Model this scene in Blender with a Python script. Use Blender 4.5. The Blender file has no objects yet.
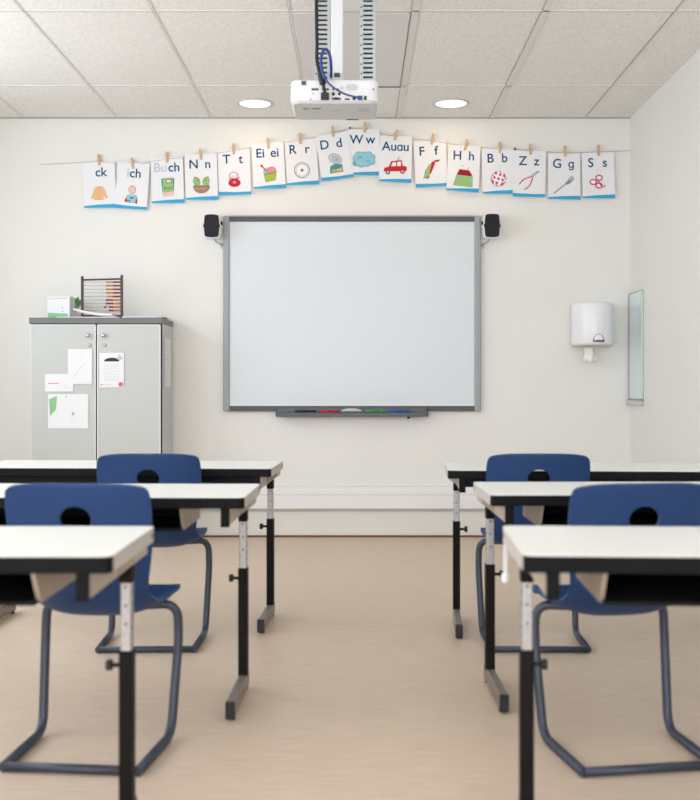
import bpy, bmesh, math, random
from mathutils import Vector, Matrix
random.seed(4)
S = bpy.context.scene
COL = S.collection
PI = math.pi

# ------------------------------------------------------------------ camera
EYE = .958            # eye height
F = 1050.0            # focal length in pixels of the 700 x 800 frame
VX, VY = 357.0, 388.0 # where the optical axis meets the picture
ZW = 6.752            # distance to the front wall
CEIL = 2.695
cam = bpy.data.cameras.new('camera')
cam.sensor_fit = 'AUTO'; cam.sensor_width = 36.0
cam.lens = 36.0 * F / 800
cam.shift_x = (350 - VX) / 800
cam.shift_y = (VY - 400) / 800
cam.dof.use_dof = True; cam.dof.focus_distance = 6.4; cam.dof.aperture_fstop = 3.6
cam.clip_start = .05
co = bpy.data.objects.new('camera', cam); COL.objects.link(co)
co.location = (0, 0, EYE); co.rotation_euler = (PI/2, 0, 0)
S.camera = co

# ------------------------------------------------------------------ light and exposure
S.view_settings.view_transform = 'Standard'; S.view_settings.look = 'None'
S.view_settings.gamma = 1; S.view_settings.use_curve_mapping = False
S.view_settings.exposure = -0.74
w = bpy.data.worlds.new('sky'); S.world = w; w.use_nodes = True
w.node_tree.nodes['Background'].inputs[0].default_value = (.80, .90, 1.0, 1)
w.node_tree.nodes['Background'].inputs[1].default_value = 1.2

def area(name, loc, rot, sx, sy, power, col):
    l = bpy.data.lights.new(name, 'AREA'); l.shape = 'RECTANGLE'; l.size = sx; l.size_y = sy
    l.energy = power; l.color = col
    o = bpy.data.objects.new(name, l); COL.objects.link(o); o.location = loc; o.rotation_euler = rot
    return o
XL, XR, YB = -2.75, 1.756, -3.4      # left wall, right wall, wall behind the camera
WINY = [(-2.6, -.7), (-.3, 1.6), (2.0, 3.9), (4.3, 5.7)]
for a, b in WINY:                    # daylight coming through the windows of the left wall
    area('window_daylight', (XL - .10, (a+b)/2, 1.72), (0, -PI/2, 0), 1.5, b-a, 36*(b-a), (.91, .955, 1.03))
BWX = [(-2.2, -.5), (-.1, 1.4)]
for a, b in BWX:                     # and through the windows behind the camera
    area('window_daylight', ((a+b)/2, YB - .10, 1.72), (PI/2, 0, 0), b-a, 1.5, 66*(b-a), (.94, .97, 1.03))

# ------------------------------------------------------------------ materials
def lin(c):
    c /= 255.0
    return c/12.92 if c <= .04045 else ((c+.055)/1.055)**2.4
def rgb(r, g, b): return (lin(r), lin(g), lin(b), 1)
def mat(name, c, rough=.5, metal=0, spec=.5, noise=0, scale=40, bump=0, bscale=200, stretch=None, emit=None, coat=0):
    m = bpy.data.materials.new(name); m.use_nodes = True
    nt = m.node_tree; b = nt.nodes['Principled BSDF']
    b.inputs['Base Color'].default_value = rgb(*c); b.inputs['Roughness'].default_value = rough
    b.inputs['Metallic'].default_value = metal; b.inputs['Specular IOR Level'].default_value = spec
    b.inputs['Coat Weight'].default_value = coat
    tc = nt.nodes.new('ShaderNodeTexCoord'); mp = nt.nodes.new('ShaderNodeMapping')
    nt.links.new(tc.outputs['Object'], mp.inputs[0])
    if stretch: mp.inputs['Scale'].default_value = stretch
    if noise:
        n = nt.nodes.new('ShaderNodeTexNoise'); n.inputs['Scale'].default_value = scale
        n.inputs['Detail'].default_value = 4
        nt.links.new(mp.outputs[0], n.inputs['Vector'])
        r = nt.nodes.new('ShaderNodeValToRGB')
        r.color_ramp.elements[0].position = .3; r.color_ramp.elements[1].position = .7
        r.color_ramp.elements[0].color = rgb(*[max(0, v*(1-noise)) for v in c])
        r.color_ramp.elements[1].color = rgb(*[min(255, v*(1+noise)) for v in c])
        nt.links.new(n.outputs[0], r.inputs[0]); nt.links.new(r.outputs[0], b.inputs['Base Color'])
    if bump:
        n2 = nt.nodes.new('ShaderNodeTexNoise'); n2.inputs['Scale'].default_value = bscale
        nt.links.new(mp.outputs[0], n2.inputs['Vector'])
        bp = nt.nodes.new('ShaderNodeBump'); bp.inputs['Strength'].default_value = bump; bp.inputs['Distance'].default_value = .002
        nt.links.new(n2.outputs[0], bp.inputs['Height']); nt.links.new(bp.outputs[0], b.inputs['Normal'])
    if emit:
        b.inputs['Emission Color'].default_value = emit[0]; b.inputs['Emission Strength'].default_value = emit[1]
    return m
M = {}
M['wall'] = mat('wall_paint', (238, 237, 232), .6, spec=.3, noise=.004, scale=3, bump=.08, bscale=90)
M['wall_right'] = mat('side_wall_paint', (234, 234, 230), .6, spec=.3, noise=.004, scale=3, bump=.08, bscale=90)
M['tile'] = mat('ceiling_tile', (240, 238, 232), .9, spec=.1, noise=.06, scale=120, bump=.25, bscale=160)
M['grid'] = mat('ceiling_grid', (230, 227, 223), .5)
M['smooth_panel'] = mat('smooth_ceiling_panel', (226, 224, 221), .6)
M['shadow_gap'] = mat('dark_joint', (108, 104, 100), .7)
M['shadow_gap2'] = mat('ceiling_edge_joint', (168, 160, 150), .7)
M['lino'] = mat('linoleum_floor', (218, 197, 176), .42, spec=.3, noise=.035, scale=14, bump=.05, bscale=60, stretch=(.6, 6, 1))
M['trunking'] = mat('white_trunking', (243, 243, 243), .35)
M['skirt_line'] = mat('brown_floor_joint', (128, 84, 62), .6)
M['wood_dark'] = mat('dark_brown_wood', (72, 58, 55), .5, noise=.05, scale=30)
M['paper'] = mat('white_paper', (240, 240, 243), .8, spec=.1)
M['paper2'] = mat('cool_white_paper', (233, 236, 240), .8, spec=.1)
M['ink'] = mat('faint_grey_print', (210, 213, 220), .8)
M['ink_dark'] = mat('grey_print', (120, 118, 124), .8)
M['letter'] = mat('petrol_blue_print', (10, 84, 130), .8, spec=.08)
M['letter_grey'] = mat('pale_grey_print', (196, 205, 216), .7)
M['stripe'] = mat('sky_blue_print', (36, 166, 216), .6)
M['peg'] = mat('peg_wood', (204, 170, 128), .6, noise=.08, scale=90, stretch=(1, 1, .2))
M['string'] = mat('natural_twine', (196, 178, 150), .9)
M['black'] = mat('black_plastic', (28, 28, 32), .45)
M['grille'] = mat('black_speaker_cloth', (27, 30, 38), .8, bump=.3, bscale=900)
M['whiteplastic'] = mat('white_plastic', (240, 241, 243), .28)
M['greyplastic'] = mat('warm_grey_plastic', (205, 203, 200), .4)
M['board'] = mat('board_surface', (222, 228, 233), .32, spec=.35)
M['alu'] = mat('grey_board_frame', (162, 166, 170), .5, metal=0)
M['dkframe'] = mat('dark_grey_board_frame', (80, 82, 86), .45)
M['tray'] = mat('pen_tray_grey', (84, 89, 94), .4)
M['lid_grey'] = mat('pale_eraser_grey', (190, 193, 192), .4)
M['cab'] = mat('grey_cabinet_laminate', (198, 201, 197), .4, spec=.4)
M['cabside'] = mat('grey_cabinet_side', (204, 206, 206), .45)
M['cabtop'] = mat('slate_cabinet_top', (108, 112, 113), .45)
M['gap'] = mat('dark_gap', (70, 66, 66), .7)
M['trim_white'] = mat('white_edge_band', (240, 240, 238), .4)
M['chrome'] = mat('chrome', (200, 200, 203), .22, metal=1)
M['zinc'] = mat('zinc_steel', (178, 178, 182), .35, metal=.7, noise=.05, scale=80)
M['galv'] = mat('galvanised_steel', (196, 202, 204), .4, metal=.5)
M['top'] = mat('white_desk_laminate', (240, 240, 235), .35, spec=.45)
M['topedge'] = mat('grey_desk_edge', (192, 187, 181), .5)
M['edge'] = mat('black_desk_edge', (11, 12, 15), .55, spec=.15)
M['beige'] = mat('beige_grey_steel', (176, 163, 147), .45)
M['footbar'] = mat('taupe_steel', (140, 130, 122), .45, metal=.3)
M['blacksteel'] = mat('black_steel', (20, 17, 16), .55, spec=.15)
M['box'] = mat('black_book_box', (13, 14, 16), .6, spec=.2)
M['blue'] = mat('navy_blue_plastic', (28, 60, 108), .5, spec=.35, noise=.03, scale=120, bump=.12, bscale=300)
M['chairleg'] = mat('slate_blue_steel', (66, 72, 86), .4, metal=.35)
M['scratch'] = mat('scuff_on_plastic', (120, 146, 186), .6)
M['cable_blue'] = mat('blue_cable', (34, 66, 140), .45)
M['mirror'] = mat('mirror_glass', (230, 244, 248), .14, metal=.85)
M['mirror_frame'] = mat('grey_mirror_frame', (150, 150, 154), .4)
M['mirror_edge'] = mat('pale_green_glass_edge', (206, 220, 210), .2)
M['lamp'] = mat('lamp_diffuser', (250, 250, 250), .5, emit=((1, .96, .90, 1), 1.15))
M['tissue'] = mat('white_tissue', (244, 240, 236), .9, spec=.1)
M['disp_under'] = mat('ivory_dispenser_base', (214, 206, 186), .5)
M['windowgrey'] = mat('smoky_sight_window', (92, 94, 108), .25)
M['pot'] = mat('white_ceramic', (232, 233, 232), .4)
M['leaf'] = mat('fresh_green_leaf', (104, 160, 72), .5)
M['winframe'] = mat('white_window_frame', (235, 235, 235), .4)
PC = {'red': (206, 44, 58), 'dkred': (158, 34, 52), 'pink': (232, 140, 160), 'magenta': (208, 62, 112), 'orange': (226, 150, 92),
      'peach': (240, 190, 140), 'skin': (236, 200, 190), 'green': (156, 196, 128), 'dkgreen': (84, 148, 84), 'lime': (170, 190, 66),
      'brown': (168, 132, 112), 'ltbrown': (204, 180, 162), 'sky': (150, 206, 222), 'teal': (70, 150, 170), 'dkblue': (50, 96, 120),
      'yellow': (236, 190, 70), 'grey': (150, 152, 160), 'ltgrey': (206, 206, 210), 'dark': (72, 66, 72), 'white': (244, 244, 246),
      'bead_red': (160, 22, 40), 'bead_orange': (216, 140, 70), 'green_m': (70, 160, 84), 'blue_m': (40, 104, 190), 'mint': (150, 200, 150)}
for k, c in PC.items(): M[k] = mat('print_' + k if not k.startswith('bead') else k, c, .7, spec=.15)

# ------------------------------------------------------------------ mesh helpers
class B:
    """collects shapes; build() links them as ONE mesh object"""
    def __init__(s): s.bm = bmesh.new(); s.mats = []
    def mi(s, m):
        m = M[m] if isinstance(m, str) else m
        if m not in s.mats: s.mats.append(m)
        return s.mats.index(m)
    def _add(s, tmp, m, mx=None):
        i = s.mi(m)
        if mx is not None: bmesh.ops.transform(tmp, matrix=mx, verts=tmp.verts)
        me = bpy.data.meshes.new('t'); tmp.to_mesh(me); tmp.free()
        n = len(s.bm.faces); s.bm.from_mesh(me); bpy.data.meshes.remove(me)
        s.bm.faces.ensure_lookup_table()
        for f in s.bm.faces[n:]: f.material_index = i
        return s
    def box(s, x0, x1, y0, y1, z0, z1, m, bev=0, seg=2, mx=None):
        t = bmesh.new(); bmesh.ops.create_cube(t, size=1)
        for v in t.verts: v.co = Vector(((x0+x1)/2 + v.co.x*(x1-x0), (y0+y1)/2 + v.co.y*(y1-y0), (z0+z1)/2 + v.co.z*(z1-z0)))
        if bev: bmesh.ops.bevel(t, geom=list(t.edges), offset=bev, segments=seg, affect='EDGES', profile=.5)
        return s._add(t, m, mx)
    def cyl(s, p, q, r, m, r2=None, n=16):
        p, q = Vector(p), Vector(q); d = q-p
        t = bmesh.new(); bmesh.ops.create_cone(t, cap_ends=True, segments=n, radius1=r, radius2=r if r2 is None else r2, depth=d.length)
        mx = Matrix.Translation((p+q)/2) @ d.to_track_quat('Z', 'Y').to_matrix().to_4x4()
        for f in t.faces: f.smooth = len(f.verts) == 4
        return s._add(t, m, mx)
    def ball(s, c, r, m, sc=(1, 1, 1), n=12):
        t = bmesh.new(); bmesh.ops.create_uvsphere(t, u_segments=n, v_segments=max(6, n//2), radius=r)
        for f in t.faces: f.smooth = True
        return s._add(t, m, Matrix.Translation(c) @ Matrix.Diagonal((*sc, 1)))
    def tube(s, pts, r, m, n=10, caps=True):
        pts = [Vector(p) for p in pts]; t = bmesh.new(); rings = []
        up = None
        for i, p in enumerate(pts):
            d = (pts[min(i+1, len(pts)-1)] - pts[max(i-1, 0)]).normalized()
            if up is None: up = d.orthogonal().normalized()
            up = (up - d*up.dot(d)).normalized(); side = d.cross(up)
            rings.append([t.verts.new(p + (up*math.cos(2*PI*k/n) + side*math.sin(2*PI*k/n))*r) for k in range(n)])
        for a, b in zip(rings, rings[1:]):
            for k in range(n):
                f = t.faces.new((a[k], a[(k+1) % n], b[(k+1) % n], b[k])); f.smooth = True
        if caps: t.faces.new(list(reversed(rings[0]))); t.faces.new(rings[-1])
        bmesh.ops.recalc_face_normals(t, faces=t.faces)
        return s._add(t, m)
    def prism(s, poly, axis, a, b, m, bev=0, seg=2, smooth=False):
        """outline poly (2D) extruded along an axis; 'y': (x,z), 'x': (y,z), 'z': (x,y)"""
        def P(u, v, w): return {'y': (u, w, v), 'x': (w, u, v), 'z': (u, v, w)}[axis]
        t = bmesh.new()
        A = [t.verts.new(P(u, v, a)) for u, v in poly]; C = [t.verts.new(P(u, v, b)) for u, v in poly]
        fa = t.faces.new(A); fb = t.faces.new(list(reversed(C))); n = len(poly)
        for k in range(n):
            f = t.faces.new((A[k], C[k], C[(k+1) % n], A[(k+1) % n])); f.smooth = smooth
        bmesh.ops.recalc_face_normals(t, faces=t.faces)
        if bev: bmesh.ops.bevel(t, geom=list(fa.edges)+list(fb.edges), offset=bev, segments=seg, affect='EDGES', profile=.5)
        return s._add(t, m)
    def flat(s, poly, y, m):
        """a flat outline in (x,z) on the front of a sheet, facing -Y"""
        t = bmesh.new(); f = t.faces.new([t.verts.new((u, y, v)) for u, v in poly])
        f.normal_update()
        if f.normal.y > 0: f.normal_flip()
        return s._add(t, m)
    def build(s, name, parent=None, loc=None, rot=None):
        me = bpy.data.meshes.new(name)
        s.bm.to_mesh(me); s.bm.free()
        for m in s.mats: me.materials.append(m)
        o = bpy.data.objects.new(name, me); COL.objects.link(o)
        if parent: o.parent = parent
        if loc: o.location = loc
        if rot: o.rotation_euler = rot
        return o
def rrect(x0, x1, y0, y1, r, n=5):
    out = []
    for cx, cy, a0 in ((x1-r, y1-r, 0), (x0+r, y1-r, 90), (x0+r, y0+r, 180), (x1-r, y0+r, 270)):
        for k in range(n+1):
            a = math.radians(a0 + 90*k/n); out.append((cx + r*math.cos(a), cy + r*math.sin(a)))
    return out
def ell(cx, cy, rx, ry, n=28, a0=0, a1=360):
    full = abs(a1-a0) >= 360
    k = n if full else n+1
    return [(cx + rx*math.cos(math.radians(a0+(a1-a0)*i/n)), cy + ry*math.sin(math.radians(a0+(a1-a0)*i/n))) for i in range(k)]
def rot2(poly, ang, c=(0, 0)):
    ca, sa = math.cos(math.radians(ang)), math.sin(math.radians(ang))
    return [(c[0]+(x-c[0])*ca-(y-c[1])*sa, c[1]+(x-c[0])*sa+(y-c[1])*ca) for x, y in poly]
def stroke(pts, wd):
    """a ribbon outline of width wd along pts"""
    L, R = [], []
    for i, p in enumerate(pts):
        a = Vector(pts[max(i-1, 0)]); b = Vector(pts[min(i+1, len(pts)-1)]); d = (b-a).normalized(); n = Vector((-d.y, d.x))*wd/2
        L.append((p[0]+n.x, p[1]+n.y)); R.append((p[0]-n.x, p[1]-n.y))
    return L + R[::-1]
def bez(p, n=16):
    out = []
    for i in range(n+1):
        t = i/n; q = [Vector(v) for v in p]
        while len(q) > 1: q = [a.lerp(b, t) for a, b in zip(q, q[1:])]
        out.append(tuple(q[0]))
    return out
def fillet(pts, r, n=6):
    """round the inner corners of a 3D path"""
    P = [Vector(p) for p in pts]; out = [P[0]]
    for a, b, c in zip(P, P[1:], P[2:]):
        d1, d2 = (a-b), (c-b); k = min(r, d1.length*.48, d2.length*.48)
        s, e = b+d1.normalized()*k, b+d2.normalized()*k
        for i in range(n+1):
            t = i/n; out.append(s.lerp(b, t).lerp(b.lerp(e, t), t))
    out.append(P[-1]); return out
def thing(name, label, cat, loc=(0, 0, 0), rz=0, group=None):
    o = bpy.data.objects.new(name, None); COL.objects.link(o); o.empty_display_size = .1
    o.location = loc; o.rotation_euler = (0, 0, rz)
    o['label'] = label; o['category'] = cat
    if group: o['group'] = group
    return o
def tag(o, label, cat, group=None):
    o['label'] = label; o['category'] = cat
    if group: o['group'] = group
    return o
def struct(o): o['kind'] = 'structure'; return o
def at(px, py, depth):
    """the point the photograph shows at (px, py) at a given distance"""
    return (px-VX)*depth/F, EYE-(py-VY)*depth/F

# ------------------------------------------------------------------ room shell
T = .12
struct(B().box(XL-T, XR+T, YB-T, ZW+T, -.1, 0, 'lino').build('floor'))
struct(B().box(XL-T, XR+T, ZW, ZW+T, 0, CEIL, 'wall').build('wall_front'))
struct(B().box(XR, XR+T, YB, ZW, 0, CEIL, 'wall_right').build('wall_right'))
wl = B(); Z0, Z1 = .95, 2.5
wl.box(XL-T, XL, YB, ZW, 0, Z0, 'wall').box(XL-T, XL, YB, ZW, Z1, CEIL, 'wall')
ys = [YB] + [v for ab in WINY for v in ab] + [ZW]
for a, b in zip(ys[0::2], ys[1::2]): wl.box(XL-T, XL, a, b, Z0, Z1, 'wall')
struct(wl.build('wall_left'))
wb = B().box(XL, XR, YB-T, YB, 0, Z0, 'wall').box(XL, XR, YB-T, YB, Z1, CEIL, 'wall')
xs = [XL] + [v for ab in BWX for v in ab] + [XR]
for a, b in zip(xs[0::2], xs[1::2]): wb.box(a, b, YB-T, YB, Z0, Z1, 'wall')
struct(wb.build('wall_back'))
# ceiling: mineral tiles in a T-bar grid
LX = [-.936-.6*3 + .6*k for k in range(8)]
LX = [-2.136, -1.536, -.936, -.309, .268, .868, 1.468]
LY = [6.03 - 1.2*k for k in range(8)]
struct(B().box(XL-T, XR+T, YB-T, ZW+T, CEIL, CEIL+.1, 'tile').build('ceiling'))
g = B()
for x in LX:
    wd = .009 if x not in (.268, .868) else .034
    g.box(x-wd/2, x+wd/2, YB, ZW, CEIL-.004, CEIL+.001, 'grid')
    g.box(x-wd/2-.0018, x-wd/2, YB, ZW, CEIL-.003, CEIL+.001, 'shadow_gap')
for y in LY: g.box(XL, XR, y-.006, y+.006, CEIL-.004, CEIL+.001, 'grid')
g.box(XL, XR, ZW-.014, ZW-.001, CEIL-.004, CEIL+.001, 'shadow_gap2')
for y in LY: g.box(XL, XR, y+.006, y+.011, CEIL-.003, CEIL+.001, 'shadow_gap')
struct(g.build('trim_1'))
p = B().box(-.297, .245, 4.846, 6.024, CEIL-.010, CEIL+.001, 'smooth_panel', .002)
p.box(.04, .245, 6.015, 6.030, CEIL-.012, CEIL, 'gap')
tag(p.build('ceiling_panel'), 'smooth grey ceiling panel above the projector, among speckled tiles', 'ceiling panel')
# trunking and skirting along the front wall
tr = B().box(XL+.01, XR-.01, ZW-.055, ZW-.001, EYE-(509-VY)*(ZW-.055)/F, EYE-(487-VY)*(ZW-.055)/F, 'trunking', .004)
tr.box(XL+.01, XR-.01, ZW-.0565, ZW-.05, .275, .278, 'greyplastic')
struct(tr.build('trim_2'))
sk = B().box(XL+.01, XR-.01, ZW-.012, ZW-.001, .012, .165, 'wall', .003)
sk.box(XL+.01, XR-.01, ZW-.016, ZW-.001, 0.0005, .012, 'skirt_line')
struct(sk.build('baseboard_front'))
struct(B().box(XR-.012, XR-.001, YB+.01, ZW-.02, .0005, .09, 'trunking', .003).build('baseboard_right'))
for i, (a, b) in enumerate(WINY):    # windows of the left wall, outside the picture
    f = B()
    for y in (a, (a+b)/2-.03, b-.06): f.box(XL-.08, XL-.03, y, y+.06, Z0, Z1, 'winframe')
    for z in (Z0, Z1-.06): f.box(XL-.08, XL-.03, a+.06, b-.06, z, z+.06, 'winframe')
    struct(f.build('window_%d' % (i+1)))

# ------------------------------------------------------------------ ceiling lamps
def downlight(x, y, label):
    t = thing('ceiling_downlight', label, 'ceiling light', (x, y, CEIL), 0, 'round downlights in the ceiling')
    r = .098
    b = B(); b.bm.free(); b.bm = bmesh.new()
    tmp = bmesh.new(); n = 40; prof = [(r+.014, 0), (r+.012, -.006), (r+.002, -.008), (r-.003, -.004), (r-.004, -.001)]
    rings = [[tmp.verts.new((a*math.cos(2*PI*k/n), a*math.sin(2*PI*k/n), z)) for k in range(n)] for a, z in prof]
    for A, C in zip(rings, rings[1:]):
        for k in range(n): tmp.faces.new((A[k], C[k], C[(k+1) % n], A[(k+1) % n])).smooth = True
    bmesh.ops.recalc_face_normals(tmp, faces=tmp.faces)
    b._add(tmp, 'greyplastic'); b.build('trim_ring', t)
    B().cyl((0, 0, -.001), (0, 0, -.0045), r-.003, 'lamp', n=40).build('diffuser', t)
    l = bpy.data.lights.new('lamp_light', 'AREA'); l.shape = 'DISK'; l.size = .17; l.energy = 1.7; l.color = (1, .74, .44)
    lo = bpy.data.objects.new('lamp_light', l); COL.objects.link(lo); lo.parent = t; lo.location = (0, 0, -.010)
downlight(-.622, 6.40, 'round lit downlight in the ceiling left of the projector')
downlight(.573, 6.40, 'round lit downlight in the ceiling right of the projector')

# ------------------------------------------------------------------ whiteboard
X0, zt = at(223, 215.5, ZW-.03); X1, zb = at(481, 411.5, ZW-.03)
wbt = thing('interactive_whiteboard', 'large blank white interactive board in grey frame on front wall', 'whiteboard', ((X0+X1)/2, ZW-.002, zb))
hw, hh = (X1-X0)/2, zt-zb
B().box(-hw+.03, hw-.03, -.022, -.002, .03, hh-.03, 'board').build('writing_surface', wbt)
def fr(poly, ax, a, b, m, name): B().prism(poly, ax, a, b, m, .004).build(name, wbt)
for sg in (-1, 1):
    B().box(min(sg*hw, sg*(hw-.042)), max(sg*hw, sg*(hw-.042)), -.036, 0, 0, hh, 'alu', .010, 3).build('side_frame', wbt)
B().box(-hw+.042, hw-.042, -.032, 0, hh-.040, hh-.004, 'dkframe', .003).box(-hw+.042, hw-.042, -.034, 0, hh-.008, hh, 'alu', .002).build('top_frame', wbt)
B().box(-hw+.042, hw-.042, -.032, 0, .002, .036, 'dkframe', .003).build('bottom_frame', wbt)
for za, zc in ((hh-.050, hh-.040), (.036, .044)): B().box(-hw+.042, hw-.042, -.026, -.021, za, zc, 'trim_white').build('inner_bead', wbt)
tx0, tz1 = at(276, 406.5, ZW-.06); tx1, tz0 = at(428, 416.5, ZW-.06)
cx = (X0+X1)/2
ztr = at(0, 412.4, ZW-.09)[1]; zbk = at(0, 407.2, ZW-.05)[1]
ty = B().prism(rrect(tx0-cx, tx1-cx, -.112, .0, .02, 4), 'z', tz0-zb, ztr-zb, 'tray', .004)
ty.prism(rrect(tx0-cx, tx1-cx, -.066, .0, .012, 4), 'z', ztr-zb-.004, zbk-zb, 'tray', .004)
ty.build('pen_tray', wbt)
B().cyl((.46, -.02, -.016), (.46, -.02, .004), .012, 'black').build('connector', wbt)
B().cyl((.36, -.05, tz0-zb-.014), (.36, -.05, tz0-zb+.004), .008, 'black').build('connector', wbt)
yt = ZW-.002-.088; ztray = ztr
def pen(px0, px1, m, label):
    xa, _ = at(px0, 0, yt); xb, _ = at(px1, 0, yt)
    t = thing('board_marker', label, 'marker pen', ((xa+xb)/2, yt, ztray+.0005), 0, 'pens in the whiteboard tray')
    h = (xb-xa)/2; r = .0068
    B().cyl((-h, 0, r), (h*.35, 0, r), r, m, n=14).build('barrel', t)
    B().cyl((h*.35, 0, r), (h, 0, r), r*1.02, m, r2=r*.9, n=14).build('cap', t)
pen(295, 316, 'black', 'black marker pen, leftmost in the whiteboard tray')
pen(319, 340, 'red', 'red marker pen left of the eraser in the tray')
pen(365, 386, 'green_m', 'green marker pen right of the eraser in the tray')
pen(388, 409, 'blue_m', 'blue marker pen, rightmost in the whiteboard tray')
xa, _ = at(341, 0, yt); xb, _ = at(362, 0, yt)
e = thing('board_eraser', 'grey rounded board eraser in the middle of the pen tray', 'eraser', ((xa+xb)/2, yt, ztray+.0005))
h = (xb-xa)/2
B().prism([(-h, .004), (h, .004)] + ell(0, .006, h, .020, 14, 0, 180), 'y', -.016, .012, 'lid_grey', .003).build('handle', e)
B().box(-h+.003, h-.003, -.014, .011, 0, .0045, 'dkframe').build('felt_pad', e)

# ------------------------------------------------------------------ speakers beside the board
def speaker(px, py0, py1, sg, label):
    yf = ZW-.15
    x, z1 = at(px, py0, yf); _, z0 = at(px, py1, yf); hz = (z1-z0)/2; zc = (z0+z1)/2
    t = thing('wall_speaker', label, 'speaker', (x, yf, zc), 0, 'speakers flanking the whiteboard')
    hw = .048
    out = [(hw*.90, -hz*.86), (hw*.97, -hz*.15), (hw*1.06, 0), (hw*.97, hz*.15), (hw*.90, hz*.86)]
    out = bez([(out[0]), (hw*.98, -hz*.4), (hw*1.0, -hz*.1)], 5) + [(hw*1.09, -.008), (hw*1.09, .008)] + bez([(hw*1.0, hz*.1), (hw*.98, hz*.4), out[-1]], 5)
    topc = bez([(hw*.90, hz*.86), (hw*.8, hz), (0, hz*1.02), (-hw*.8, hz), (-hw*.90, hz*.86)], 10)[1:-1]
    outline = out + topc + [(-a, b) for a, b in reversed(out)] + [(a, -b) for a, b in reversed(topc)]
    B().prism(outline, 'y', 0, .022, 'grille', .006).build('grille', t)
    big = [(a*1.14, b*1.06) for a, b in outline]
    B().prism(big, 'y', .014, .10, 'whiteplastic', .010, 3).build('cabinet', t)
    br = B().tube(fillet([(sg*.012, .07, -hz*1.02), (sg*.016, .085, -hz*1.22), (sg*.05, .12, -hz*1.45), (sg*.05, .147, -hz*1.45)], .012), .0045, 'zinc')
    br.box(sg*.05-.014, sg*.05+.014, .140, .148, -hz*1.45-.02, -hz*1.45+.02, 'greyplastic', .003)
    br.build('bracket', t)
    B().cyl((sg*hw*1.02, .045, .02), (sg*(hw*1.02+.016), .045, .02), .012, 'black').build('clamp_knob', t)
speaker(211.3, 214, 237, 1, 'small black fronted speaker at upper left corner of whiteboard')
speaker(492.4, 213.5, 237, -1, 'small black fronted speaker at upper right corner of whiteboard')

# ------------------------------------------------------------------ alphabet cards
_tc = {}
def text_polys(ch, m):
    """flat letter mesh data in metres: cap height 53 mm"""
    cu = bpy.data.curves.new('t', 'FONT'); cu.body = ch; cu.size = 1; cu.resolution_u = 5; cu.offset = .015 if ch in '\u0251\u0261' else .011
    o = bpy.data.objects.new('t', cu); COL.objects.link(o)
    me = bpy.data.meshes.new_from_object(o.evaluated_get(bpy.context.evaluated_depsgraph_get()))
    bpy.data.objects.remove(o); bpy.data.curves.remove(cu)
    return me
def letters(b, ch, uc, vb, m, k=.075, y=-.0014):
    me = text_polys(ch, m)
    t = bmesh.new(); t.from_mesh(me); bpy.data.meshes.remove(me)
    if ch in '\u0251\u0261': k *= .84
    xs = [v.co.x for v in t.verts]; c = (min(xs)+max(xs))/2; wd = (max(xs)-min(xs))*k
    for v in t.verts: v.co = Vector(((v.co.x-c)*k+uc, y, v.co.y*k+vb))
    bmesh.ops.recalc_face_normals(t, faces=t.faces)
    for f in t.faces:
        f.normal_update()
        if f.normal.y > 0: f.normal_flip()
    b._add(t, m); return wd
PX = .00643    # one pixel of the photograph at the front wall
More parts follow.
